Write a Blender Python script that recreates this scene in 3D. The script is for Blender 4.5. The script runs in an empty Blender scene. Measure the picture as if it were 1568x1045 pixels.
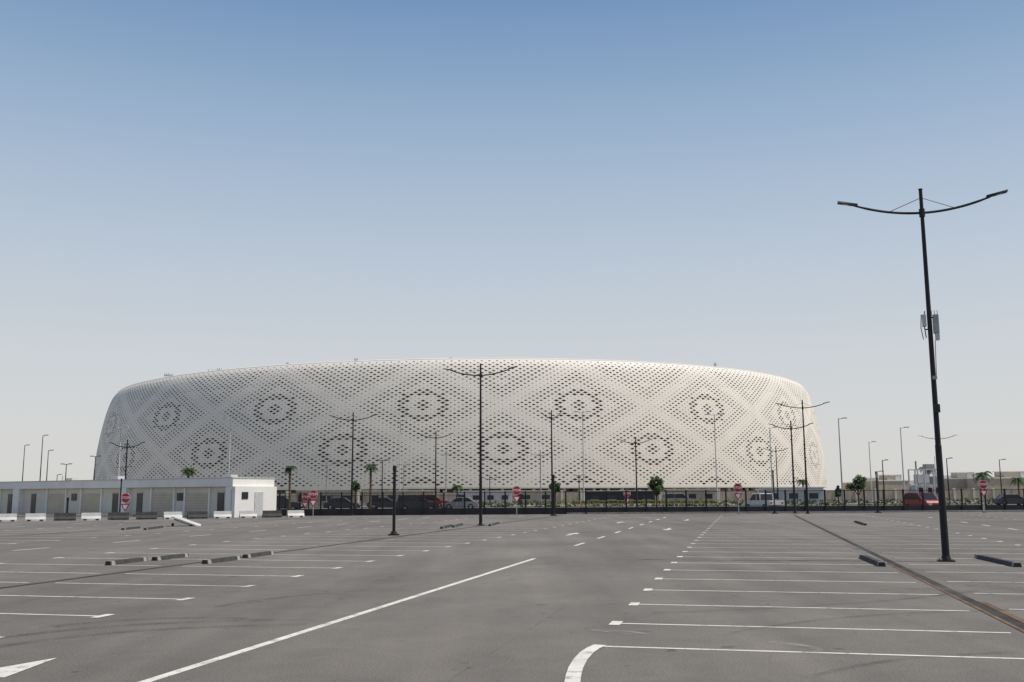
import bpy, math, random
from mathutils import Vector, Matrix
random.seed(7)
S=bpy.context.scene
# ---------------------------------------------------------------- camera
F=1520.0; CH=2.0
pitch=math.atan(232.5/F); roll=math.radians(0.3)
R=(Matrix.Rotation(math.pi/2+pitch,3,'X') @ Matrix.Rotation(-roll,3,'Z'))
cd=bpy.data.cameras.new("camera"); cam=bpy.data.objects.new("camera",cd); S.collection.objects.link(cam)
cam.location=(0,0,CH); cam.rotation_euler=R.to_euler(); cd.sensor_width=36; cd.lens=F/1568*36; cd.sensor_fit='HORIZONTAL'
cd.clip_start=0.1; cd.clip_end=20000; S.camera=cam
S.view_settings.view_transform='Standard'; S.view_settings.look='None'; S.view_settings.exposure=0
RI=R.transposed()
def ray(px,py): return R@Vector(((px-784)/F,-(py-522.5)/F,-1))
def at(px,py):            # surveyed ground point
    d=ray(px,py); k=-CH/d.z; return Vector((d.x*k,d.y*k,0))
def brg(px,D,py=755):     # bearing + distance
    d=ray(px,py); return Vector((d.x/d.y*D,D,0))
def hgt(P,py):            # height seen from the survey
    lo,hi=-5,80
    for _ in range(40):
        m=(lo+hi)/2; c=RI@Vector((P.x,P.y,m-CH)); y=522.5+c.y/c.z*F
        if y>py: lo=m
        else: hi=m
    return lo
# ---------------------------------------------------------------- materials
def mat(name,col,rough=.8,metal=0,noise=0.0,scale=3.0,bump=0.0,spec=.3,det=4):
    m=bpy.data.materials.new(name); m.use_nodes=True; nt=m.node_tree; b=nt.nodes["Principled BSDF"]
    b.inputs['Roughness'].default_value=rough; b.inputs['Metallic'].default_value=metal
    b.inputs['Specular IOR Level'].default_value=spec
    b.inputs['Base Color'].default_value=(*col,1)
    if noise>0 or bump>0:
        tc=nt.nodes.new('ShaderNodeTexCoord'); n=nt.nodes.new('ShaderNodeTexNoise'); n.inputs['Scale'].default_value=scale; n.inputs['Detail'].default_value=det
        nt.links.new(tc.outputs['Object'],n.inputs['Vector'])
        if noise>0:
            r=nt.nodes.new('ShaderNodeMapRange'); r.inputs['From Min'].default_value=.3; r.inputs['From Max'].default_value=.7
            r.inputs['To Min'].default_value=1-noise; r.inputs['To Max'].default_value=1+noise
            nt.links.new(n.outputs['Fac'],r.inputs['Value'])
            v=nt.nodes.new('ShaderNodeVectorMath'); v.operation='SCALE'; v.inputs[0].default_value=col
            nt.links.new(r.outputs['Result'],v.inputs['Scale']); nt.links.new(v.outputs['Vector'],b.inputs['Base Color'])
        if bump>0:
            bp=nt.nodes.new('ShaderNodeBump'); bp.inputs['Strength'].default_value=bump; bp.inputs['Distance'].default_value=.02
            nt.links.new(n.outputs['Fac'],bp.inputs['Height']); nt.links.new(bp.outputs['Normal'],b.inputs['Normal'])
    return m
M_black=mat("black_steel",(.012,.012,.014),.5,.0,.25,4)
M_dark=mat("dark_steel",(.03,.03,.033),.6)
M_grey=mat("galvanised",(.32,.33,.33),.5,.3,.15,5)
M_lgrey=mat("light_grey_paint",(.5,.5,.49),.6,0,.1,5)
M_lens=mat("lamp_glass",(.35,.36,.37),.25)
M_white=mat("white_render",(.76,.74,.69),.8,0,.07,.6)
M_white2=mat("white_plastic",(.52,.51,.48),.5,0,.15,2)
M_wall=mat("cream_wall",(.62,.59,.51),.8,0,.06,1.0)
M_beige=mat("beige_panel",(.52,.47,.36),.8,0,.08,1.5)
M_tan=mat("tan_wall",(.42,.36,.28),.85,0,.12,1)
M_facade=mat("facade_panel",(.70,.655,.58),.6,0,.03,.3)
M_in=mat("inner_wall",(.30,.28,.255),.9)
M_glass=mat("window_glass",(.02,.025,.03),.12,0,spec=.6)
M_tyre=mat("tyre",(.02,.02,.02),.9)
M_conc=mat("concrete",(.27,.26,.24),.9,0,.2,4,.3)
M_stopc=mat("wheel_stop_rubber",(.05,.05,.048),.8,0,.3,6)
M_red=mat("sign_red",(.42,.02,.03),.45)
M_sw=mat("sign_white",(.75,.75,.73),.5)
M_carred=mat("car_paint_red",(.32,.015,.02),.3,0,spec=.6)
M_carw=mat("car_paint_white",(.62,.62,.6),.3,0,spec=.6)
M_cars=mat("car_paint_silver",(.28,.29,.3),.3,.4,spec=.6)
M_card=mat("car_paint_dark",(.03,.032,.04),.3,0,spec=.6)
M_yel=mat("yellow_paint",(.5,.36,.08),.6)
M_bark=mat("bark",(.12,.09,.06),.95,0,.3,8)
M_leaf=mat("leaf_dark",(.03,.06,.018),.7,0,.4,2)
M_leaf2=mat("leaf_light",(.06,.105,.03),.7,0,.35,2)
M_drain=mat("drain_channel",(.04,.036,.031),.9,0,.45,1.2)
M_rust=mat("rusty_dust",(.15,.09,.055),.95,0,.4,1.5)
M_roof=mat("stadium_roof",(.5,.49,.46),.7)
# asphalt
def asphalt(name="asphalt",col=(.158,.143,.124)):
    m=bpy.data.materials.new(name); m.use_nodes=True; nt=m.node_tree; N=nt.nodes; L=nt.links; b=N["Principled BSDF"]
    b.inputs['Roughness'].default_value=.9; b.inputs['Specular IOR Level'].default_value=.2
    tc=N.new('ShaderNodeTexCoord')
    def noise(s,det=3,dist=0,sc=(1,1,1),rough=.5):
        mp=N.new('ShaderNodeMapping'); mp.inputs['Scale'].default_value=sc; mp.inputs['Rotation'].default_value=(0,0,math.radians(13))
        L.new(tc.outputs['Object'],mp.inputs['Vector'])
        n=N.new('ShaderNodeTexNoise'); n.inputs['Scale'].default_value=s; n.inputs['Detail'].default_value=det; n.inputs['Distortion'].default_value=dist; n.inputs['Roughness'].default_value=rough
        L.new(mp.outputs['Vector'],n.inputs['Vector']); return n.outputs['Fac']
    def mr(x,a,bb,c,d):
        r=N.new('ShaderNodeMapRange'); r.inputs['From Min'].default_value=a; r.inputs['From Max'].default_value=bb; r.inputs['To Min'].default_value=c; r.inputs['To Max'].default_value=d; L.new(x,r.inputs['Value']); return r.outputs['Result']
    def mul(a,bb):
        x=N.new('ShaderNodeMath'); x.operation='MULTIPLY'; L.new(a,x.inputs[0]); L.new(bb,x.inputs[1]); return x.outputs[0]
    big=mr(noise(.09,5,.8),.3,.7,.82,1.13)
    mid=mr(noise(.9,6,1,rough=.7),.3,.7,.90,1.10)
    fine=mr(noise(38,4,rough=.75),.25,.75,.4,1.6)
    streak=mr(noise(.5,5,.3,(1.6,.12,1)),.3,.7,.86,1.1)
    spots=mr(noise(2.3,2,0),.69,.74,1,.62)
    dust=mr(noise(.12,6,1.5),.5,.75,1,1.2)
    f=mul(mul(mul(big,mid),mul(fine,streak)),mul(spots,dust))
    v=N.new('ShaderNodeVectorMath'); v.operation='SCALE'; v.inputs[0].default_value=col; L.new(f,v.inputs['Scale']); L.new(v.outputs['Vector'],b.inputs['Base Color'])
    bp=N.new('ShaderNodeBump'); bp.inputs['Strength'].default_value=.4; bp.inputs['Distance'].default_value=.012; L.new(fine,bp.inputs['Height']); L.new(bp.outputs['Normal'],b.inputs['Normal'])
    return m
M_asph=asphalt()
def worn(name,col,a0,a1,sc=3,amax=1.0):
    m=mat(name,col,.75,0,.12,2); nt=m.node_tree; N=nt.nodes; L=nt.links
    tc=N.new('ShaderNodeTexCoord'); n=N.new('ShaderNodeTexNoise'); n.inputs['Scale'].default_value=sc; n.inputs['Detail'].default_value=8; n.inputs['Roughness'].default_value=.75
    L.new(tc.outputs['Object'],n.inputs['Vector'])
    r=N.new('ShaderNodeMapRange'); r.inputs['From Min'].default_value=a0; r.inputs['From Max'].default_value=a1; r.inputs['To Max'].default_value=amax
    L.new(n.outputs['Fac'],r.inputs['Value']); L.new(r.outputs['Result'],N["Principled BSDF"].inputs['Alpha'])
    return m
M_paint=worn("road_paint",(.66,.63,.56),.30,.46,4,.93)
M_skid=worn("skid_rubber",(.03,.03,.03),.35,.75,1.5,.5)
M_seam=worn("asphalt_seam",(.07,.065,.058),.45,.75,.8,.45)
M_smear=worn("paint_smear",(.5,.48,.44),.45,.75,3,.45)
M_patch=worn("dust_patch",(.24,.21,.18),.42,.8,.6,.4)
M_sand=mat("sand_ground",(.26,.225,.17),.95,0,.2,.08)
# ---------------------------------------------------------------- mesh builder
class MB:
    def __init__(s): s.v=[];s.f=[];s.m=[];s.mats=[];s.T=Matrix.Identity(4)
    def mi(s,m):
        if m not in s.mats: s.mats.append(m)
        return s.mats.index(m)
    def add(s,vs,fs,m):
        o=len(s.v); s.v+= [tuple(s.T@Vector(v)) for v in vs]; k=s.mi(m)
        for f in fs: s.f.append(tuple(o+i for i in f)); s.m.append(k)
    def box(s,c,d,m,rz=0,taper=1.0,bev=0):
        x,y,z=d[0]/2,d[1]/2,d[2]/2; cr,sr=math.cos(rz),math.sin(rz); vs=[]
        for zz,t in ((-z,1),(z,taper)):
            for a,b in ((-x,-y),(x,-y),(x,y),(-x,y)):
                a*=t;b*=t; vs.append((c[0]+a*cr-b*sr,c[1]+a*sr+b*cr,c[2]+zz))
        s.add(vs,[(3,2,1,0),(4,5,6,7),(0,1,5,4),(1,2,6,5),(2,3,7,6),(3,0,4,7)],m)
    def tube(s,pts,rs,m,n=8,cap=True):
        pts=[Vector(p) for p in pts]; vs=[];fs=[]
        for i,p in enumerate(pts):
            d=(pts[min(i+1,len(pts)-1)]-pts[max(i-1,0)]).normalized()
            a=d.cross(Vector((0,0,1)) if abs(d.z)<.9 else Vector((0,1,0))).normalized(); b=d.cross(a)
            r=rs[i] if isinstance(rs,(list,tuple)) else rs
            for k in range(n):
                t=2*math.pi*k/n; vs.append(p+a*(r*math.cos(t))+b*(r*math.sin(t)))
        for i in range(len(pts)-1):
            for k in range(n):
                fs.append((i*n+k,i*n+(k+1)%n,(i+1)*n+(k+1)%n,(i+1)*n+k))
        if cap: fs.append(tuple(range(n))[::-1]); fs.append(tuple((len(pts)-1)*n+k for k in range(n)))
        s.add(vs,fs,m)
    def prism(s,prof,w,m,axis='y'):
        n=len(prof); vs=[(x,-w/2,z) for x,z in prof]+[(x,w/2,z) for x,z in prof]
        fs=[tuple(range(n)),tuple(range(2*n-1,n-1,-1))]+[(i,i+n,(i+1)%n+n,(i+1)%n) for i in range(n)]
        s.add(vs,fs,m)
    def obj(s,name,parent=None,loc=None,rz=0,smooth=False):
        me=bpy.data.meshes.new(name); me.from_pydata(s.v,[],s.f)
        for m in s.mats: me.materials.append(m)
        me.polygons.foreach_set('material_index',s.m)
        if smooth: me.polygons.foreach_set('use_smooth',[True]*len(s.f))
        me.update(); o=bpy.data.objects.new(name,me); S.collection.objects.link(o)
        if parent: o.parent=parent
        if loc is not None: o.location=loc
        o.rotation_euler[2]=rz
        return o
def empty(name,loc=(0,0,0),rz=0):
    e=bpy.data.objects.new(name,None); S.collection.objects.link(e); e.location=loc; e.rotation_euler[2]=rz; e.empty_display_size=.5; return e
# ---------------------------------------------------------------- lane frame
v1=ray(1142,755); A=math.atan2(v1.x,v1.y)
e1=Vector((math.sin(A),math.cos(A),0)); e2=Vector((math.cos(A),-math.sin(A),0))
LZ=-A
def LP(s,o,z=0): p=e1*s+e2*o; return (p.x,p.y,z)
def lo_(P): return P.dot(e1),P.dot(e2)
# ---------------------------------------------------------------- ground
g=MB(); B=9000
g.add([(-B,-B,-.02),(B,-B,-.02),(B,B,-.02),(-B,B,-.02)],[(0,1,2,3)],M_sand); g.obj("ground")
g=MB(); g.add([(-170,-60,0),(170,-60,0),(170,94.6,0),(-170,94.6,0)],[(0,1,2,3)],M_asph); g.obj("parking_lot")
g=MB(); g.add([(-300,99,0),(300,99,0),(300,150,0),(-300,150,0)],[(0,1,2,3)],M_asph); g.obj("access_road")
g=MB(); g.box((0,96,.065),(340,2.8,.13),M_conc); g.obj("pavement")
g=MB()
for i in range(170): g.box((-170+i*2+1,94.5,.075),(1.96,.2,.15),M_conc)
g.obj("kerb")
# ---------------------------------------------------------------- markings
mk=MB()
def strip(s0,o0,s1,o1,w,m=M_paint,z=.004,mb=None):
    mb=mb or mk
    a=Vector(LP(s0,o0,z)); b=Vector(LP(s1,o1,z)); d=(b-a).normalized(); n=Vector((-d.y,d.x,0))*w/2
    mb.add([a-n,b-n,b+n,a+n],[(0,1,2,3)],m)
MOD=19.85; drains=[3.93+MOD*k for k in (-4,-3,-2,-1,0,1,2)]
sR0,oR0=lo_(at(912,990)); sR1,oR1=lo_(at(943,955)); sR2,oR2=lo_(at(1041,853)); STR=(sR2-sR1)/6
sL0,oL0=lo_(at(157,944)); sL1,oL1=lo_(at(567,860)); STL=(sL1-sL0)/5
for k,dr in enumerate(drains):
    for side in (-1,1):
        tick=dr+side*5.75
        if k==4 and side==-1: rows=[sR0]+[sR1+STR*i for i in range(40)]; tf=lambda s:oR1+(oR2-oR1)*(s-sR1)/(sR2-sR1)*(1 if s<sR2 else 0)+(0 if s<sR2 else oR2-oR1)
        elif k==3 and side==1: rows=[sL0+STL*i for i in range(-6,40)]; tf=lambda s:oL0+(oL1-oL0)*max(-.5,min(1,(s-sL0)/(sL1-sL0)))
        else: rows=[(sR0 if k>=4 else sL0-7*STL)+ (STR if k>=4 else STL)*i for i in range(50)]; tf=lambda s:tick
        for s in rows:
            t=tf(s); p=Vector(LP(s,t))
            if p.y<88 and p.y>-5:
                j=random.uniform(-.03,.03)
                strip(s+j,dr+side*.35,s,t,.085)
                if not (k==4 and side==-1 and s==sR0): strip(s-.24,t,s+.24,t,.17,z=.008)
mk.obj("parking_lines")
ln=MB()
strip(-10,-6.4,30.5,-6.4,.14,mb=ln)
s=38
while s<86:
    strip(s,-6.4,s+2.2,-6.4,.14,mb=ln); s+=6
for off in (-6.4-MOD,-6.4+MOD,-6.4-2*MOD):
    s=20
    while s<86: strip(s,off,s+2,off,.14,mb=ln); s+=6
ln.obj("lane_line")
def ribbon(pts,w,name,m,z=.012):
    cn=MB(); n=len(pts); vs=[]
    for j in range(n):
        a=pts[max(j-1,0)];b=pts[min(j+1,n-1)]; d=Vector((b[0]-a[0],b[1]-a[1])).normalized(); q=Vector((-d.y,d.x))*w/2
        vs+=[LP(pts[j][0]-q.x,pts[j][1]-q.y,z),LP(pts[j][0]+q.x,pts[j][1]+q.y,z)]
    cn.add(vs,[(2*i,2*i+2,2*i+3,2*i+1) for i in range(n-1)],m)
    cn.obj(name)
pts=[lo_(at(*q)) for q in ((919,989),(908,994),(898,1001),(889,1011),(882,1023),(878,1036),(876,1050),(876,1070),(878,1100),(884,1150))]
ribbon(pts,.17,"island_marking",M_paint)
def arrow(s,o,d=1):
    a=MB(); L_=[(0,-.08),(1.7,-.08),(1.7,-.32),(3.0,0),(1.7,.32),(1.7,.08),(0,.08)]
    a.add([LP(s+d*x,o+y,.006) for x,y in L_],[(0,1,2,3,4,5,6) if d>0 else (6,5,4,3,2,1,0)],M_paint); a.obj("lane_arrow")
p=at(88,1008); ss,oo=lo_(p); arrow(ss-3.0,oo,1)
arrow(57,-4.2,-1); arrow(75,-4.2,-1); arrow(47,-8.3,1); arrow(66,-8.3,1)
for k,dr in enumerate(drains):
    d=MB(); strip(-4,dr,88,dr,.20,M_drain,.004,d); d.obj("drain_channel")
d=MB(); strip(8,3.80,30,3.78,.07,M_rust,.010,d); strip(8,4.08,20,4.08,.12,M_rust,.010,d); d.obj("rust_stain")
d=MB()
for o in (-13,-9.0,-3.2,7.6,12.5,-18.4,-23): strip(-2,o,85,o,.022,M_seam,.003,d)
d.obj("asphalt_seam")
def skid(px0,py0,px1,py1,bend,w,n=24,m=None,nm="tyre_mark",z=.016):
    k=MB(); a=at(px0,py0); b=at(px1,py1); d=(b-a); nn=Vector((-d.y,d.x,0)).normalized()
    P=[a+d*(i/n)+nn*bend*math.sin(math.pi*i/n) for i in range(n+1)]
    for i in range(n):
        t=(P[i+1]-P[i]).normalized(); q=Vector((-t.y,t.x,0))*w/2; zz=Vector((0,0,z))
        t2=(P[min(i+2,n)]-P[i+1]).normalized() if i<n-1 else t; q2=Vector((-t2.y,t2.x,0))*w/2
        k.add([P[i]-q+zz,P[i+1]-q2+zz,P[i+1]+q2+zz,P[i]+q+zz],[(0,1,2,3)],m or M_skid)
    k.obj(nm)
skid(-120,995,420,950,.8,.18); skid(-120,1010,470,957,.9,.16); skid(60,962,380,948,.5,.14)
skid(1000,940,1500,905,-.5,.10); skid(1120,970,1568,935,.6,.10); skid(330,930,560,905,.3,.12); skid(1250,1035,1560,1000,.3,.10)
skid(905,968,985,974,.1,.28,m=M_smear,nm="paint_smear",z=.02)
skid(1180,985,1260,1000,.1,.2,m=M_smear,nm="paint_smear",z=.02)
g=MB()
for px,py,r in ((1480,905,1.6),(1540,880,2.2),(300,900,1.5),(1350,840,3)):
    c=at(px,py); g.add([(c.x+r*math.cos(t*.4488)*(1+.3*math.sin(3*t)),c.y+r*math.sin(t*.4488)*1.2,.022) for t in range(14)],[tuple(range(14))],M_patch)
g.obj("dust_patches")
def wstop(px0,py0,px1,py1,tilt=0):
    a=at(px0,py0); b=at(px1,py1); c=(a+b)/2; d=b-a; L_=d.length
    m=MB(); prof=[(-.10,0),(.10,0),(.07,.11),(-.07,.11)]
    m.T=Matrix.Rotation(math.pi/2,4,'Z'); m.prism(prof,L_,M_stopc)
    m.T=Matrix.Identity(4)
    m.box((-L_/2+.14,0,.056),(.2,.21,.114),M_conc,taper=.72)
    m.box((L_/2-.14,0,.056),(.2,.21,.114),M_conc,taper=.72)
    m.obj("wheel_stop",loc=(c.x,c.y,.004),rz=math.atan2(d.y,d.x))
for q in ((165,866,222,859),(236,859,285,853),(313,864,365,857),(375,855,416,849),(1320,855,1351,868),(1497,855,1559,869),
          (676,810,692,806),(694,808,708,804),(750,806,764,802),(188,812,215,809),(222,812,250,808),(1310,800,1325,805)):
    wstop(*q)
# ---------------------------------------------------------------- street lamps
def double_lamp(P,H,k=1.0,rot=LZ,arm=2.4,extra=False,name="street_lamp",m=M_black):
    e=empty(name,P,rot)
    a=MB(); a.box((0,0,.02),(.42,.42,.04),m); a.tube([(0,0,.04),(0,0,.16)],[.15,.11],m,12)
    for x in(-.15,.15):
        for y in(-.15,.15): a.tube([(x,y,.04),(x,y,.09)],.02,M_grey,6)
    a.obj("base_plate",e)
    a=MB(); a.tube([(0,0,.1),(0,0,H*.3),(0,0,H*.302),(0,0,H)],[.105*k,.09*k,.08*k,.052*k],m,14); a.tube([(0,0,H),(0,0,H+.03)],[.065*k,.06*k],m,12); a.obj("pole",e,smooth=False)
    a=MB(); hz=H-.72
    a.tube([(0,0,hz-.12),(0,0,hz+.12)],.085*k,m,12)
    for sx in(-1,1):
        pts=[(sx*arm*t*.80,0,hz+.45*(t**2)*.8) for t in [i/10 for i in range(11)]]
        a.tube(pts,[.038*k]*9+[.032*k,.03*k],m,8)
        a.tube([(0,0,H-.25),(sx*arm*.38,0,hz+.1)],.010*k,m,6)
    a.obj("arms",e)
    for sx in(-1,1):
        a=MB(); x0=sx*arm*.76; x1=sx*arm; z0=hz+.36; z1=hz+.50
        W=.11; 
        vs=[(x0,-W*.5,z0-.03),(x0,W*.5,z0-.03),(x1,W,z1-.03),(x1,-W,z1-.03),(x0,-W*.4,z0+.05),(x0,W*.4,z0+.05),(x1,W*.7,z1+.03),(x1,-W*.7,z1+.03)]
        xm=x0+(x1-x0)*.45; zm=z0+(z1-z0)*.45
        a.add(vs,[(0,1,2,3),(4,5,6,7),(0,1,5,4),(1,2,6,5),(2,3,7,6),(3,0,4,7)],m)
        a.add([(xm,-W*.6,zm-.036),(x1-sx*.04,-W*.8,z1-.036),(x1-sx*.04,W*.8,z1-.036),(xm,W*.6,zm-.036)],[(0,1,2,3)],M_lens)
        a.obj("lamp_head",e)
    if extra:
        a=MB(); z=H*.625
        a.box((.17,0,z),(.14,.2,.55),M_grey); a.box((.19,.0,z-.38),(.1,.16,.2),M_lgrey)
        a.box((-.14,.05,z+.12),(.1,.14,.35),M_lgrey); a.tube([(-.2,0,z-.45),(-.25,0,z-.1),(-.22,0,z+.3)],.012,M_dark)
        a.tube([(-.12,0,z-.4),(-.16,0,z),(-.12,0,z+.4)],.015,M_dark)
        a.tube([(.05,0,z+.2),(.12,0,z+.2)],.02,M_dark); a.tube([(-.05,0,z-.15),(-.14,0,z-.15)],.02,M_dark)
        for q in(.08,.16,.24): a.tube([(q,0.05,z+.27),(q,.05,z+.42)],.012,M_lgrey)
        a.box((.02,-.09,z-1.6),(.12,.06,.1),M_grey); a.box((.03,-.1,z-2.5),(.14,.1,.24),M_dark)
        a.tube([(.12,0,z-.48),(.1,0,z-1.1),(.085,0,z-1.55)],.01,M_dark)
        a.obj("antenna_unit",e)
    return e
def dl(px,pb,pt,arm=2.4,extra=False):
    P=at(px,pb); H=hgt(P,pt); return double_lamp(P,H,1.0 if P.y<50 else 1.02,arm=arm,extra=extra)
dl(1449,860,291,extra=True)
dl(736,805,558); dl(1237,787,613); dl(538,790,632); dl(846,789,629,arm=.9)
def dlD(px,D,pt,arm=2.4,m=M_dark):
    P=brg(px,D); return double_lamp(P,hgt(P,pt),1.1,arm=arm,m=m)
dlD(1216,92,645,2.0); dlD(667,110,661,2.0); dlD(975,118,670,2.0); dlD(191,97,674,1.9); dlD(1191,150,684,1.9)
dlD(828,140,690,1.7,M_grey); dlD(1442,130,664,2.4,M_grey); dlD(683,160,690,1.5,M_grey); dlD(750,170,728,1.5); dlD(500,150,706,1.5,M_grey)
def single_lamp(px,D,pt,arm=1.0,m=M_grey,heads=1,r=.09):
    P=brg(px,D); H=hgt(P,pt); e=empty("light_pole",P,LZ)
    a=MB(); a.box((0,0,.03),(.5,.5,.06),m); a.tube([(0,0,.05),(0,0,H*.5),(0,0,H)],[r*1.3,r,r*.65],m,10); a.obj("pole",e)
    a=MB()
    for sx in ((1,) if heads==1 else (-1,1)):
        a.tube([(0,0,H-.1),(sx*arm*.6,0,H+.02)],.05,m,6); a.box((sx*arm*.75,0,H+.03),(.6*arm,.3,.12),m)
    a.obj("lamp_head",e)
for q in ((33,200,682,1,M_dark,1),(60,180,667,1,M_dark,1),(70,190,690,1,M_dark,1),(99,170,711,1,M_dark,2),(143,180,699,1,M_dark,2),(86,210,727,1,M_dark,1),
          (349,150,641,1.2,M_lgrey,2),(894,160,631,1.4,M_lgrey,2),(1098,155,635,1.4,M_lgrey,2),(1290,140,641,1.1,M_grey,1),(612,170,645,1.2,M_lgrey,2),(180,150,655,1.2,M_lgrey,2),
          (1385,150,655,1.2,M_lgrey,1),(1335,180,677,1.2,M_lgrey,1),(1354,150,705,.8,M_dark,1),(1453,150,702,.8,M_dark,1),(1534,170,704,1,M_dark,1),(1183,150,655,1,M_lgrey,1),
          (887,170,728,1,M_dark,2),(585,150,705,1,M_dark,2),(618,160,712,1,M_grey,2),(1345,170,722,1,M_dark,1)):
    single_lamp(*q)
def post(px,pb,pt,r=.09,D=None):
    P=at(px,pb) if D is None else brg(px,D); H=hgt(P,pt); a=MB()
    a.box((0,0,.03),(.5,.5,.06),M_black); a.tube([(0,0,.06),(0,0,.2)],[.18,.12],M_black,12); a.tube([(0,0,.1),(0,0,H-.28)],r,M_black,12)
    a.tube([(0,0,H-.28),(0,0,H-.24),(0,0,H-.04),(0,0,H)],[r,r*1.25,r*1.25,r*.8],M_black,12); a.obj("bollard_light",loc=P)
post(603,820,713,.075); post(102,796,762,.08); post(848,790,727,.1); post(183,792,733,.06); post(1185,0,720,.06,D=92); post(1343,0,722,.06,D=93)
# ---------------------------------------------------------------- stadium
Dc=385.0; c0=ray(713,755); az0=math.atan2(c0.x,c0.y); C=Vector((Dc*math.tan(az0),Dc,0)); 
tocam=(-C).normalized(); right=Vector((-tocam.y,tocam.x,0))
if right.x<0: right=-right
prof=[(0,132.3),(6,132.2),(12,131.9),(18,131.3),(24,130.4),(29,129.4),(33,128.3),(35.5,127.3),(37,126.2),(38,124.8),(40,121)]
def rad(z):
    for (a,ra),(b,rb) in zip(prof,prof[1:]):
        if z<=b:
            return ra+(rb-ra)*(z-a)/(b-a)
    return prof[-1][1]
def rads(z): return (rad(z-1)+rad(z)+rad(z+1))/3 if 1<z<39 else rad(z)
NP=20; CC=20; VP=22.6; zc=24.5; hh=VP/(2*CC); phi0=math.radians(-4.85)
ZT=37.0; ZB=3.2
def spos(i,z,off=0):
    ph=phi0+2*math.pi*i/(NP*2*CC)
    zz=z+ (z/ZT)*(1.1*math.sin(ph))
    r=rads(z)+off
    return C+tocam*(r*math.cos(ph))+right*(r*math.sin(ph))+Vector((0,0,zz))
siz=[.80,.62,.22,.70,.70,.34,.50,.50,.45,.28,.18]
V=[];Fc=[];Mi=[]
NI=NP*2*CC
j0=math.floor((ZB-zc)/hh)-1; j1=math.ceil((ZT-zc)/hh)+1
for j in range(j0,j1+1):
    for i in range(NI):
        if (i+j)%2: continue
        z=zc+j*hh
        if z<ZB-hh+.01 or z>ZT+hh-.01: continue
        a=i%(2*CC); b=j%(2*CC)
        a0=min(a,2*CC-a); b0=min(b,2*CC-b); a1=abs(a-CC); b1=abs(b-CC)
        if a0+b0<=a1+b1: d=(a0+b0)//2; ai,bi=a0,b0
        else: d=(a1+b1)//2; ai,bi=a1,b1
        s=siz[min(d,10)]
        # rosette: rounded (hexagonal) ring round a four-lobed flower
        rr=math.hypot(ai,bi*.95)
        if d<=5:
            if d==0: s=.74
            elif d==1: s=.66 if (ai==1 or bi==2) else .42
            elif rr<4.3: s=.24
            elif rr<6.9: s=.70
            else: s=.30
        if z>31.0: s=.48 + (.05 if d in(6,7) else 0) - (.14 if d>=9 else 0)
        if z>35.4: s=.34
        s*=1+random.uniform(-.07,.07)
        cl=lambda q:max(ZB,min(ZT,q))
        out=[(i-1,cl(z)),(i,cl(z+hh)),(i+1,cl(z)),(i,cl(z-hh))]
        edge=(z-hh<ZB-.01) or (z+hh>ZT+.01)
        o=len(V)
        if edge:
            V+=[spos(*q) for q in out]; Fc.append((o,o+3,o+2,o+1)); Mi.append(0); continue
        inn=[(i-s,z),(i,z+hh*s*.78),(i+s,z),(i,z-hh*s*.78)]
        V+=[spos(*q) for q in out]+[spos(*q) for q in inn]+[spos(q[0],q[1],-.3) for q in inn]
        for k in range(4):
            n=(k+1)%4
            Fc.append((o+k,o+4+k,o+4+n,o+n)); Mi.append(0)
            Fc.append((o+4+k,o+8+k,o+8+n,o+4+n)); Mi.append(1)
st=empty("stadium",(0,0,0))
def mkobj(name,V,Fc,mats,Mi=None,parent=None):
    me=bpy.data.meshes.new(name); me.from_pydata(V,[],Fc)
    for m in mats: me.materials.append(m)
    if Mi: me.polygons.foreach_set('material_index',Mi)
    me.update(); o=bpy.data.objects.new(name,me); S.collection.objects.link(o); o.parent=parent; return o
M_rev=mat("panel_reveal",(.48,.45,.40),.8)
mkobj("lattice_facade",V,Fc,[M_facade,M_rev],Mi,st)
def revolve(name,pf,m,n=320):
    V=[];Fq=[]
    for k in range(n):
        ph=phi0+2*math.pi*k/n
        for r,z in pf: V.append(C+tocam*(r*math.cos(ph))+right*(r*math.sin(ph))+Vector((0,0,z+(z/ZT)*1.1*math.sin(ph))))
    L_=len(pf)
    for k in range(n):
        for q in range(L_-1): Fq.append((k*L_+q,((k+1)%n)*L_+q,((k+1)%n)*L_+q+1,k*L_+q+1))
    mkobj(name,V,Fq,[m],None,st)
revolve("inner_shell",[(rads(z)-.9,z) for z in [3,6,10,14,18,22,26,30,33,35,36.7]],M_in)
revolve("rim",[(rads(ZT)+.05,ZT-.25),(rads(ZT)+.12,ZT),(rads(ZT)-.5,ZT+.25),(rads(ZT)-1.2,ZT+.3),(rads(ZT)-1.8,ZT)],M_facade)
revolve("roof",[(rads(ZT)-1.2,ZT+.1),(112,38.4),(96,39.4),(75,39.2),(74.5,38.4),(110,36)],M_roof)
revolve("lower_lip",[(rads(3.2)-1.6,3.1),(rads(3.2)+.06,3.1),(rads(3.2)+.1,3.45)],M_facade)
revolve("ground_storey",[(126,0),(126,3.15)],M_glass)
a=MB()
for k in range(200):
    ph=phi0+2*math.pi*k/200
    p=C+tocam*(129.5*math.cos(ph))+right*(129.5*math.sin(ph)); a.box((p.x,p.y,1.6),(.7,.7,3.1),M_facade,rz=ph)
a.obj("columns",st)
a=MB()
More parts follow.
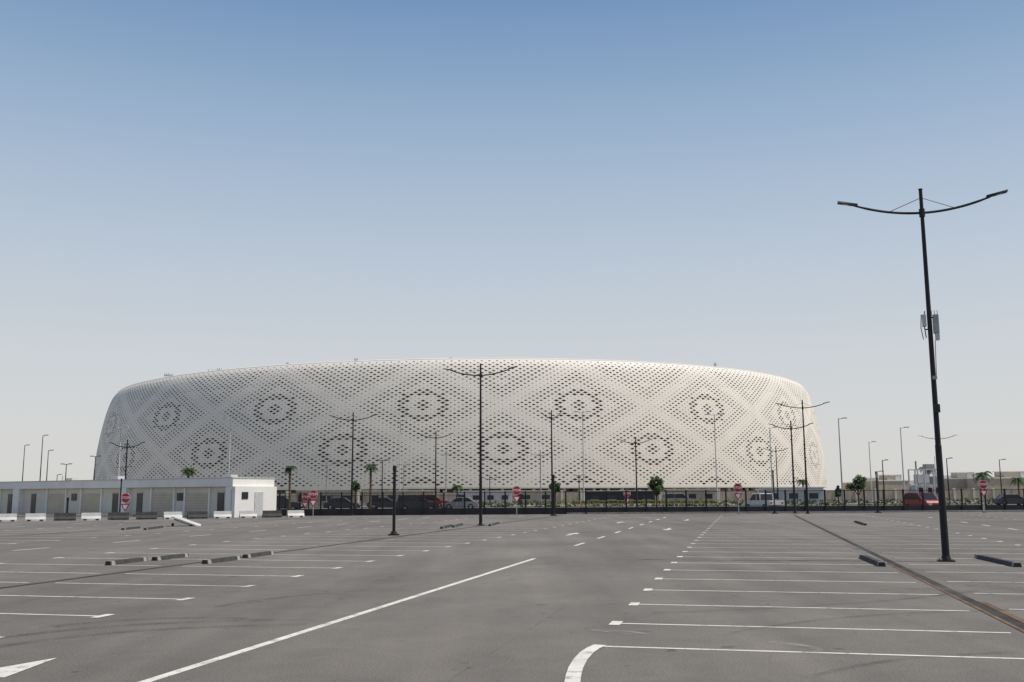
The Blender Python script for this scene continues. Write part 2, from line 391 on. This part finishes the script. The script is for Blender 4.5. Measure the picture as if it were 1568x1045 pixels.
for px,py,w in ((255,576,1.2),(262,577,1.0),(325,570,2.4),(336,568,1.2),(545,553,.8),(1095,560,.6),(440,560,.5),(690,552,.5)):
    d=ray(px,py); P=brg(px,290 if 400<px<1000 else 325,py); z=hgt(P,py-2)
    for q in (-1,0,1): a.tube([(P.x+q*w/2,P.y,z-2.2),(P.x+q*w/2,P.y,z+.5)],.06,M_dark,5)
    a.box((P.x,P.y,z-.2),(w*1.2,.4,.3),M_grey)
a.obj("rim_equipment",st)
# ---------------------------------------------------------------- perimeter fence
def fence(P0,P1,name="perimeter_fence",H=2.15,sp=1.9,plinth=.62,m=M_black,pw=.13):
    d=P1-P0; L_=d.length; e=empty(name,P0,math.atan2(d.y,d.x)); n=int(L_/sp)
    a=MB()
    for i in range(n+1): a.box((i*sp,0,H/2),(pw,pw,H),m); 
    a.obj("posts",e)
    a=MB()
    for z in(plinth+.10,H-.10): a.box((n*sp/2,0,z),(n*sp,.04,.05),m)
    x=.2
    while x<n*sp: a.box((x,.0,(H+plinth)/2),(.018,.015,H-plinth-.12),m); x+=.12
    a.obj("mesh_panels",e)
    if plinth>.1:
        a=MB(); a.box((n*sp/2,.14,plinth/2),(n*sp,.14,plinth),M_dark); a.obj("plinth",e)
fence(Vector((-23.5,93,.0)),Vector((45,96.2,0))); fence(Vector((45.2,96.2,.0)),Vector((130,96.6,0)))
fence(Vector((-26,104,0)),Vector((-5,110,0)),"site_fence",1.9,2.4,.0,pw=.09)
# ---------------------------------------------------------------- signs
def stop_sign(px,D,pt,yld=True,rz=None):
    P=brg(px,D); e=empty("stop_sign",P,random.uniform(-.12,.12)); H=hgt(P,pt); r=.42
    a=MB(); a.tube([(0,.03,0),(0,.03,H-.1)],.045,M_grey,8); a.box((0,.03,.03),(.3,.3,.06),M_conc); a.obj("pole",e)
    def ngon(n,r,y,m,ph,cz,mb,flip=False):
        mb.add([(r*math.cos(ph+2*math.pi*k/n),y,cz+r*math.sin(ph+2*math.pi*k/n)) for k in range(n)]+[(r*math.cos(ph+2*math.pi*k/n),y+.02,cz+r*math.sin(ph+2*math.pi*k/n)) for k in range(n)],
            [tuple(range(n)),tuple(range(2*n-1,n-1,-1))]+[(k,k+n,(k+1)%n+n,(k+1)%n) for k in range(n)],m)
    cz=H-r; a=MB(); ngon(8,r,-.05,M_sw,math.pi/8,cz,a); ngon(8,r*.93,-.056,M_red,math.pi/8,cz,a); a.obj("octagon",e)
    tx=bpy.data.curves.new("lettering","FONT"); tx.body="STOP"; tx.size=.29; tx.align_x='CENTER'; tx.align_y='CENTER'; tx.extrude=.002; tx.offset=.006
    to=bpy.data.objects.new("lettering",tx); S.collection.objects.link(to); to.parent=e; to.location=(0,-.062,cz); to.rotation_euler=(math.pi/2,0,0); tx.materials.append(M_sw)
    if yld:
        a=MB(); ngon(3,.42,-.05,M_red,-math.pi/2,cz-.72,a); ngon(3,.26,-.056,M_sw,-math.pi/2,cz-.72,a); a.obj("give_way_triangle",e)
for q in ((480,90,750),(791,90,744),(1130,91,740),(1506,91,735),(193,84,755),(468,101,755),(960,108,750)): stop_sign(*q)
# ---------------------------------------------------------------- white service building
C0=brg(356,88); C1=brg(-150,122); d=(C1-C0); ang=math.atan2(d.y,d.x)
e=empty("gatehouse_building",C0,ang)
back=-1
a=MB(); Lb=d.length+6; W=4.6; HB=3.42
a.box((Lb/2+.3,-(W+.35)/2,(HB-.75)/2),(Lb,W-.35,HB-.75),M_wall); a.obj("walls",e)
a=MB(); a.box((Lb/2,back*W/2,HB-.37),(Lb+.2,W+.2,.74),M_white); a.box((Lb/2,back*W/2,HB+.03),(Lb+.3,W+.3,.08),M_lgrey); a.obj("parapet",e)
a=MB()
for t,w in ((.35,.7),(15.6,.9),(34.5,1.2),(52,1.2)): a.box((t,back*W/2,(HB-.75)/2),(w,W+.35,HB-.75),M_white)
a.box((-.25,back*W/2,(HB-.75)/2),(.4,W+.19,HB-.75),M_white)
a.obj("piers",e)
a=MB(); b=MB(); c=MB()
for b0,wd in ((1.0,14.2),(16.4,17.4),(35.4,16)):
    for q in (.29,.64): 
        b.box((b0+q*wd,-.33,1.1),(3.2,.10,2.1),M_beige)
        for k in range(8): b.box((b0+q*wd,-.275,.25+k*.24),(3.1,.02,.03),M_tan)
        for sx in(-1.72,1.72): a.box((b0+q*wd+sx,-.28,1.32),(.22,.16,2.6),M_white)
    for q in (.065,.89): c.box((b0+q*wd,-.33,1.1),(.85,.08,2.05),M_glass); c.box((b0+q*wd,-.31,2.2),(1.0,.12,.08),M_lgrey)
    c.box((b0+wd*.465,-.33,1.8),(.9,.08,.7),M_glass)
a.obj("wall_fins",e); b.obj("roller_shutters",e); c.obj("doors_and_windows",e)
a=MB(); a.box((-.47,-2.6,1.15),(.06,.95,2.1),M_lgrey); a.box((-.47,-1.0,1.9),(.06,.7,.6),M_glass); a.obj("side_door",e)
a=MB()
for x,h in ((3,.3),(20,.4),(28,.3)): a.box((x,back*2.2,HB+.05+h/2),(1.1,.8,h),M_lgrey); a.tube([(x+1.5,back*2,HB),(x+1.5,back*2,HB+h+.3)],.04,M_grey,6)
a.obj("rooftop_units",e)
def barrier(P,rz,m,L_=1.7,H=.75):
    a=MB(); a.T=Matrix.Rotation(math.pi/2,4,'Z')
    a.prism([(-.28,0),(.28,0),(.28,.14),(.13,.34),(.09,H),(-.09,H),(-.13,.34),(-.28,.14)],L_,m)
    a.T=Matrix.Identity(4)
    for s in(-.45,.45): a.box((s,-.27,.07),(.25,.06,.1),M_dark)
    a.obj("road_barrier",loc=P,rz=rz)
P0=at(-60,800); P1=at(470,792); dd=(P1-P0); n=int(dd.length/1.95); rz=math.atan2(dd.y,dd.x)
pat=[0,1,1,0,1,0,0,1,0,1,1,0,1,0,1,1,0,0]
for i in range(n):
    wv=pat[i%len(pat)]
    barrier(P0+dd*((i+.5)/n)+Vector((0,random.uniform(-.2,.2),0)),rz+random.uniform(-.06,.06),M_white2 if wv else M_stopc,1.45 if wv else 1.6,.6)
a=MB(); P=at(282,806); a.T=Matrix.Rotation(.35,4,'Y')@Matrix.Rotation(.12,4,'X'); a.box((0,0,.35),(1.9,.9,.08),M_white2); a.box((0,-.2,.25),(1.5,.1,.12),M_grey)
a.T=Matrix.Identity(4); a.box((-.7,0,.1),(.15,.6,.2),M_dark); a.box((.4,0,.04),(.15,.6,.08),M_dark); a.obj("fallen_sign_board",loc=P,rz=.3)
# ---------------------------------------------------------------- vehicles
def car(px,D,m,rz=0,kind='sedan'):
    P=brg(px,D); e=empty("parked_car",P,rz)
    a=MB()
    if kind=='sedan':
        L_=4.5;W=1.78
        body=[(-2.25,.35),(-2.2,.75),(-2.05,.92),(-1.3,.98),(1.0,.95),(1.95,.82),(2.22,.62),(2.25,.35),(1.8,.24),(-1.9,.24)]
        cab=[(-1.75,.95),(-1.1,1.40),(-.6,1.46),(.35,1.44),(1.15,.93)]
    elif kind=='suv':
        L_=4.8;W=1.92
        body=[(-2.4,.45),(-2.4,1.0),(-2.3,1.12),(1.1,1.12),(2.1,1.02),(2.35,.8),(2.38,.42),(1.9,.32),(-2.0,.32)]
        cab=[(-2.3,1.1),(-2.1,1.7),(-1.6,1.78),(.3,1.76),(1.15,1.1)]
    else:
        L_=5.2;W=1.85
        body=[(-2.6,.55),(-2.6,1.05),(-.6,1.05),(1.4,1.08),(2.35,.98),(2.55,.75),(2.55,.42),(2.0,.36),(-2.2,.4)]
        cab=[(-.7,1.05),(-.6,1.7),(-.2,1.76),(.75,1.74),(1.5,1.07)]
    a.prism(body,W,m); a.obj("body",e)
    a=MB(); a.prism(cab,W*.86,M_glass); a.obj("greenhouse",e)
    a=MB(); top=[(x,z) for x,z in cab[1:-1]]; xs=[x for x,_ in top]; zt=max(z for _,z in top)
    a.box(((max(xs)+min(xs))/2,0,zt+.015),(max(xs)-min(xs),W*.84,.06),m,taper=.9)
    for sy in(-1,1):
        for (x0,z0),(x1,z1) in ((cab[0],cab[1]),(cab[-1],cab[-2])): a.tube([(x0,sy*W*.432,z0),(x1,sy*W*.432,z1)],.045,m,6)
        xm=(xs[0]+xs[-1])/2; a.tube([(xm,sy*W*.435,cab[0][1]),(xm,sy*W*.435,zt)],.045,m,6)
    a.obj("roof_and_pillars",e)
    a=MB()
    for x in(-L_*.30,L_*.30):
        for sy in(-1,1):
            a.tube([(x,sy*(W/2-.2),.34),(x,sy*(W/2+.02),.34)],.34,M_tyre,16); a.tube([(x,sy*(W/2),.34),(x,sy*(W/2+.03),.34)],.2,M_grey,10)
    a.obj("wheels",e)
    a=MB()
    for sy in(-1,1):
        a.box((L_/2-.06,sy*W*.36,.68),(.14,.34,.14),M_sw); a.box((-L_/2+.03,sy*W*.38,.8),(.1,.26,.16),M_red)
        a.box((.9,sy*(W/2+.08),1.0),(.12,.16,.12),m)
    a.box((L_/2-.01,0,.5),(.06,W*.5,.2),M_dark); a.box((L_/2-.02,0,.36),(.1,.5,.11),M_sw)
    a.obj("lights_and_mirrors",e)
for q in ((640,112,M_card,0.1,'suv'),(705,125,M_cars,3.1,'sedan'),(525,125,M_card,0,'sedan'),(662,128,M_carred,0,'suv'),(590,130,M_card,0,'sedan'),
          (1168,110,M_carw,1.9,'pickup'),(1414,101,M_carred,-1.45,'suv'),
          (1548,135,M_card,0,'sedan'),(1040,145,M_cars,.1,'suv'),(433,118,M_card,0,'suv')):
    car(*q)
a=MB()
for k in range(14):
    a.box((k*1.6,0,.5),(.07,.07,1.0),M_yel)
a.box((10.4,0,.95),(20.8,.06,.08),M_yel); a.box((10.4,0,.55),(20.8,.05,.06),M_yel); a.obj("yellow_railing",loc=brg(850,128))
def cabin(px,D,w,h,dp,m,name="site_cabin",rz=0):
    P=brg(px,D); e=empty(name,P,rz); a=MB(); a.box((0,dp/2,h/2+.1),(w,dp,h),m); a.obj("walls",e)
    a=MB(); a.box((0,dp/2,h+.16),(w+.3,dp+.3,.12),M_lgrey); a.obj("roof",e)
    a=MB(); n=max(1,int(w/2.5))
    for i in range(n):
        x=-w/2+(i+.5)*w/n; a.box((x,-.01,h*.55),(w/n*.45,.06,h*.35),M_glass); a.box((x,-.05,h*.55-h*.2),(w/n*.52,.1,.06),M_lgrey)
    a.box((-w/2+.7,-.02,h*.4),(.8,.05,h*.78),M_dark); a.obj("windows_and_door",e)
cabin(500,150,9,2.4,3,M_tan); cabin(600,165,14,2.3,3,M_tan); cabin(740,175,10,2.2,3,M_lgrey); cabin(1060,165,8,2.3,3,M_tan); cabin(1215,150,9,2.4,3,M_lgrey)
cabin(820,180,7,2.2,3,M_tan); cabin(950,175,12,2.1,3,M_dark)
w=MB(); w.box((0,0,1.1),(230,.4,2.2),M_tan)
for i in range(58): w.box((-115+i*4,-.1,1.25),(.4,.5,2.5),M_wall)
w.obj("podium_wall",loc=(-15,205,0))
# ---------------------------------------------------------------- villas on the right
def villa(px,D,w,h,m,rz=0):
    P=brg(px,D); e=empty("villa",P,rz); a=MB(); a.box((0,4,h/2),(w,8,h),m); a.box((w*.2,5,h+.8),(w*.45,5,1.6),m); a.box((-w*.62,4,h*.25),(w*.3,6,h*.5),m); a.obj("walls",e)
    a=MB(); a.box((0,4,h+.15),(w+.3,8.3,.3),M_white); a.box((w*.2,5,h+1.7),(w*.5,5.3,.2),M_white); a.obj("parapet",e)
    a=MB()
    for fl in range(int(h/3)):
        for i in range(4):
            a.box((-w/2+(i+.5)*w/4,-.03,1.6+fl*3),(w*.1,.1,1.3),M_glass)
    a.box((0,-.04,1.1),(1.1,.1,2.2),M_dark); a.obj("windows_and_door",e)
    a=MB(); a.box((w*.3,3,h+.9),(1.4,1.4,1.2),M_lgrey); a.tube([(w*.3,3,h+1.5),(w*.3,3,h+1.7)],.5,M_lgrey,10); a.obj("water_tank",e)
for q in ((1368,270,9,4.6,M_tan,.1),(1330,330,12,4.6,M_beige,0),(1475,250,9,4.8,M_tan,-.1),(1550,240,14,4.8,M_tan,0),(1600,250,12,5.4,M_beige,0),(1440,320,14,5,M_white,0),(1510,330,16,4.6,M_beige,.1),(1640,300,14,6,M_tan,0),
          (-20,330,14,4.5,M_tan,0),(60,360,16,4,M_beige,0)): villa(*q)
w=MB(); w.box((0,0,1.1),(80,.25,2.2),M_tan)
for i in range(27): w.box((-40+i*3,-.1,1.2),(.35,.4,2.4),M_tan)
w.obj("boundary_wall",loc=(141,215,0))
P=brg(1419,106); e=empty("generator_skid",P,.1)
a=MB(); 
for x in(-1.5,-.5,.5,1.5):
    for y in(-.7,.7): a.box((x,y,2.1),(.12,.12,4.2),M_lgrey)
for z in(1.2,2.5,4.2):
    for y in(-.7,.7): a.box((0,y,z),(3.12,.08,.1),M_lgrey)
a.obj("frame",e)
a=MB(); a.box((-.9,0,1.9),(.95,1.1,1.2),M_lgrey); a.box((.1,0,1.95),(.7,1.1,1.3),M_carw); a.box((1.0,0,1.9),(.8,1.1,1.1),M_lgrey); a.box((0,0,.55),(3.3,1.5,1.0),M_conc)
a.box((-.5,0,3.2),(1.2,.9,1.0),M_lgrey); a.box((.95,0,3.05),(.7,.8,.8),M_grey)
for x in(-.9,.1,1.0): a.box((x,-.57,2.0),(.45,.04,.6),M_dark)
a.tube([(-1,0,4.2),(-1,0,5.1)],.09,M_grey,8); a.box((.4,0,4.5),(.9,.8,.55),M_grey); a.tube([(1.3,.3,4.2),(1.3,.3,5.6)],.03,M_grey,6)
a.obj("cabinets",e)
# ---------------------------------------------------------------- vegetation
def crown(mb,c,rx,rz,n,leaf):
    cl=[]
    for _ in range(16):
        v=Vector((random.gauss(0,1),random.gauss(0,1),random.gauss(0,1))).normalized()*random.uniform(.45,.95)
        cl.append((Vector((c[0]+v.x*rx,c[1]+v.y*rx,c[2]+v.z*rz)),random.uniform(.25,.45),random.random()<.45))
    for _ in range(n):
        q,r,l=random.choice(cl); v=Vector((random.gauss(0,1),random.gauss(0,1),random.gauss(0,1))).normalized()*(random.random()**.5)*r
        p=q+Vector((v.x*rx,v.y*rx,v.z*rz)); s=leaf*random.uniform(.6,1.3)
        a=Vector((random.gauss(0,1),random.gauss(0,1),random.gauss(0,1))).normalized(); b=a.orthogonal().normalized()
        mb.add([p-a*s,p+b*s*.5,p+a*s,p-b*s*.5],[(0,1,2,3)],M_leaf2 if l else M_leaf)
def tree(px,D,py0,py1,wpx):
    P=brg(px,D); zt=hgt(P,py0); zb=max(1.0,hgt(P,py1)); r=wpx/2*D/F; e=empty("roadside_tree",P); cz=(zt+zb)/2
    a=MB(); a.tube([(0,0,0),(.04,0,zb*.5),(0,.03,zb),(0,0,cz)],[.13,.1,.08,.05],M_bark,8)
    for k in range(6):
        t=k*1.05; a.tube([(0,0,zb*.85),(r*.35*math.cos(t),r*.35*math.sin(t),zb+.3*(cz-zb)),(r*.7*math.cos(t),r*.7*math.sin(t),cz+.2)],[.05,.035,.015],M_bark,5)
    a.obj("trunk",e); a=MB(); crown(a,(0,0,cz),r,(zt-zb)/2,2600,.10); a.obj("crown",e)
for q in ((1005,104,730,757,24),(1314,103,729,756,27),(545,118,736,752,14),(850,116,738,755,16),(1283,112,745,760,10)): tree(*q)
def palm(px,D,py,fr=1.2):
    P=brg(px,D); H=hgt(P,py+7); e=empty("palm_tree",P); a=MB()
    a.tube([(0,0,0),(.05,0,H*.3),(.02,.02,H*.7),(0,0,H)],[.2,.14,.12,.15],M_bark,9)
    for z in [H*k/14 for k in range(2,14)]: a.tube([(.03,0,z),(.03,0,z+.06)],[.16,.13],M_bark,9)
    a.obj("trunk",e); a=MB()
    for k in range(30):
        t=random.uniform(0,6.28); up=random.uniform(-.3,1.1); L_=fr*random.uniform(.8,1.1); m=M_leaf if random.random()<.6 else M_leaf2
        pr=[]
        for i in range(9):
            u=i/8; pr.append(Vector((math.cos(t)*L_*u*math.cos(up*.6),math.sin(t)*L_*u*math.cos(up*.6),H+L_*(u*math.sin(up)-.75*u*u))))
        for i in range(1,9):
            d=(pr[i]-pr[i-1]).normalized(); sd=d.cross(Vector((0,0,1))).normalized()
            ll=.42*fr*(1-.6*abs(i/8-.4))
            for s in(-1,1):
                for z in (0,.5):
                    p=pr[i-1].lerp(pr[i],z); tip=p+sd*s*ll*.7+d*ll*.6-Vector((0,0,.12*fr)); a.add([p-d*.03,p+d*.04,tip],[(0,1,2)],m)
        a.tube(pr,.015,m,4)
    a.obj("fronds",e)
for q in ((443,108,709,.8),(567,110,706,.9),(287,112,712,.9),(1421,140,712,1.3),(1507,130,719,1.3),(700,150,738,1.0),(1230,160,730,1.2),(1560,180,727,1.5)): palm(*q)
h=MB()
for k in range(70):
    crown(h,(k*1.1,random.uniform(-.3,.3),.45),.75,.5*random.uniform(.8,1.2),130,.14)
h.obj("hedge",loc=brg(700,140))
h=MB()
for k in range(22): crown(h,(k*2.2,random.uniform(-1,1),random.uniform(1.5,2.6)),2.0,2.4*random.uniform(.7,1.2),260,.3)
h.obj("distant_trees",loc=brg(1330,300))
# ---------------------------------------------------------------- light
to=Vector((.98,-.15,0)).normalized(); el=math.radians(60)
sd=Vector((to.x*math.cos(el),to.y*math.cos(el),math.sin(el)))
sl=bpy.data.lights.new("sun","SUN"); sl.energy=4.4; sl.angle=math.radians(.53); sl.color=(1,.93,.83)
so=bpy.data.objects.new("sun",sl); S.collection.objects.link(so); so.rotation_euler=sd.to_track_quat('Z','Y').to_euler()
W=bpy.data.worlds.new("World"); S.world=W; W.use_nodes=True; nt=W.node_tree; bg=nt.nodes['Background']; N=nt.nodes; L=nt.links
sky=N.new('ShaderNodeTexSky'); sky.sky_type='NISHITA'; sky.sun_disc=False; sky.sun_elevation=el; sky.sun_rotation=math.atan2(sd.x,sd.y)
sky.air_density=1.0; sky.dust_density=1.5; sky.ozone_density=1.5; sky.altitude=0
tc=N.new('ShaderNodeTexCoord'); sx=N.new('ShaderNodeSeparateXYZ'); L.new(tc.outputs['Generated'],sx.inputs[0])
cr=N.new('ShaderNodeValToRGB'); L.new(sx.outputs['Z'],cr.inputs[0]); cr.color_ramp.interpolation='B_SPLINE'
stops=[(0,(.68,.67,.65)),(.08,(.655,.66,.66)),(.17,(.58,.625,.665)),(.27,(.45,.54,.66)),(.37,(.30,.425,.59)),(.47,(.155,.285,.49)),(.62,(.075,.18,.40))]
el_=cr.color_ramp.elements
el_[0].position=0; el_[0].color=(*stops[0][1],1); el_[1].position=.62; el_[1].color=(*stops[-1][1],1)
for p,c in stops[1:-1]:
    q=el_.new(p); q.color=(*c,1)
sc=N.new('ShaderNodeVectorMath'); sc.operation='SCALE'; sc.inputs['Scale'].default_value=10.5; L.new(cr.outputs[0],sc.inputs[0])
mx=N.new('ShaderNodeMix'); mx.data_type='RGBA'; mx.inputs[0].default_value=.88; L.new(sky.outputs[0],mx.inputs[6]); L.new(sc.outputs[0],mx.inputs[7])
L.new(mx.outputs[2],bg.inputs[0]); bg.inputs[1].default_value=.1
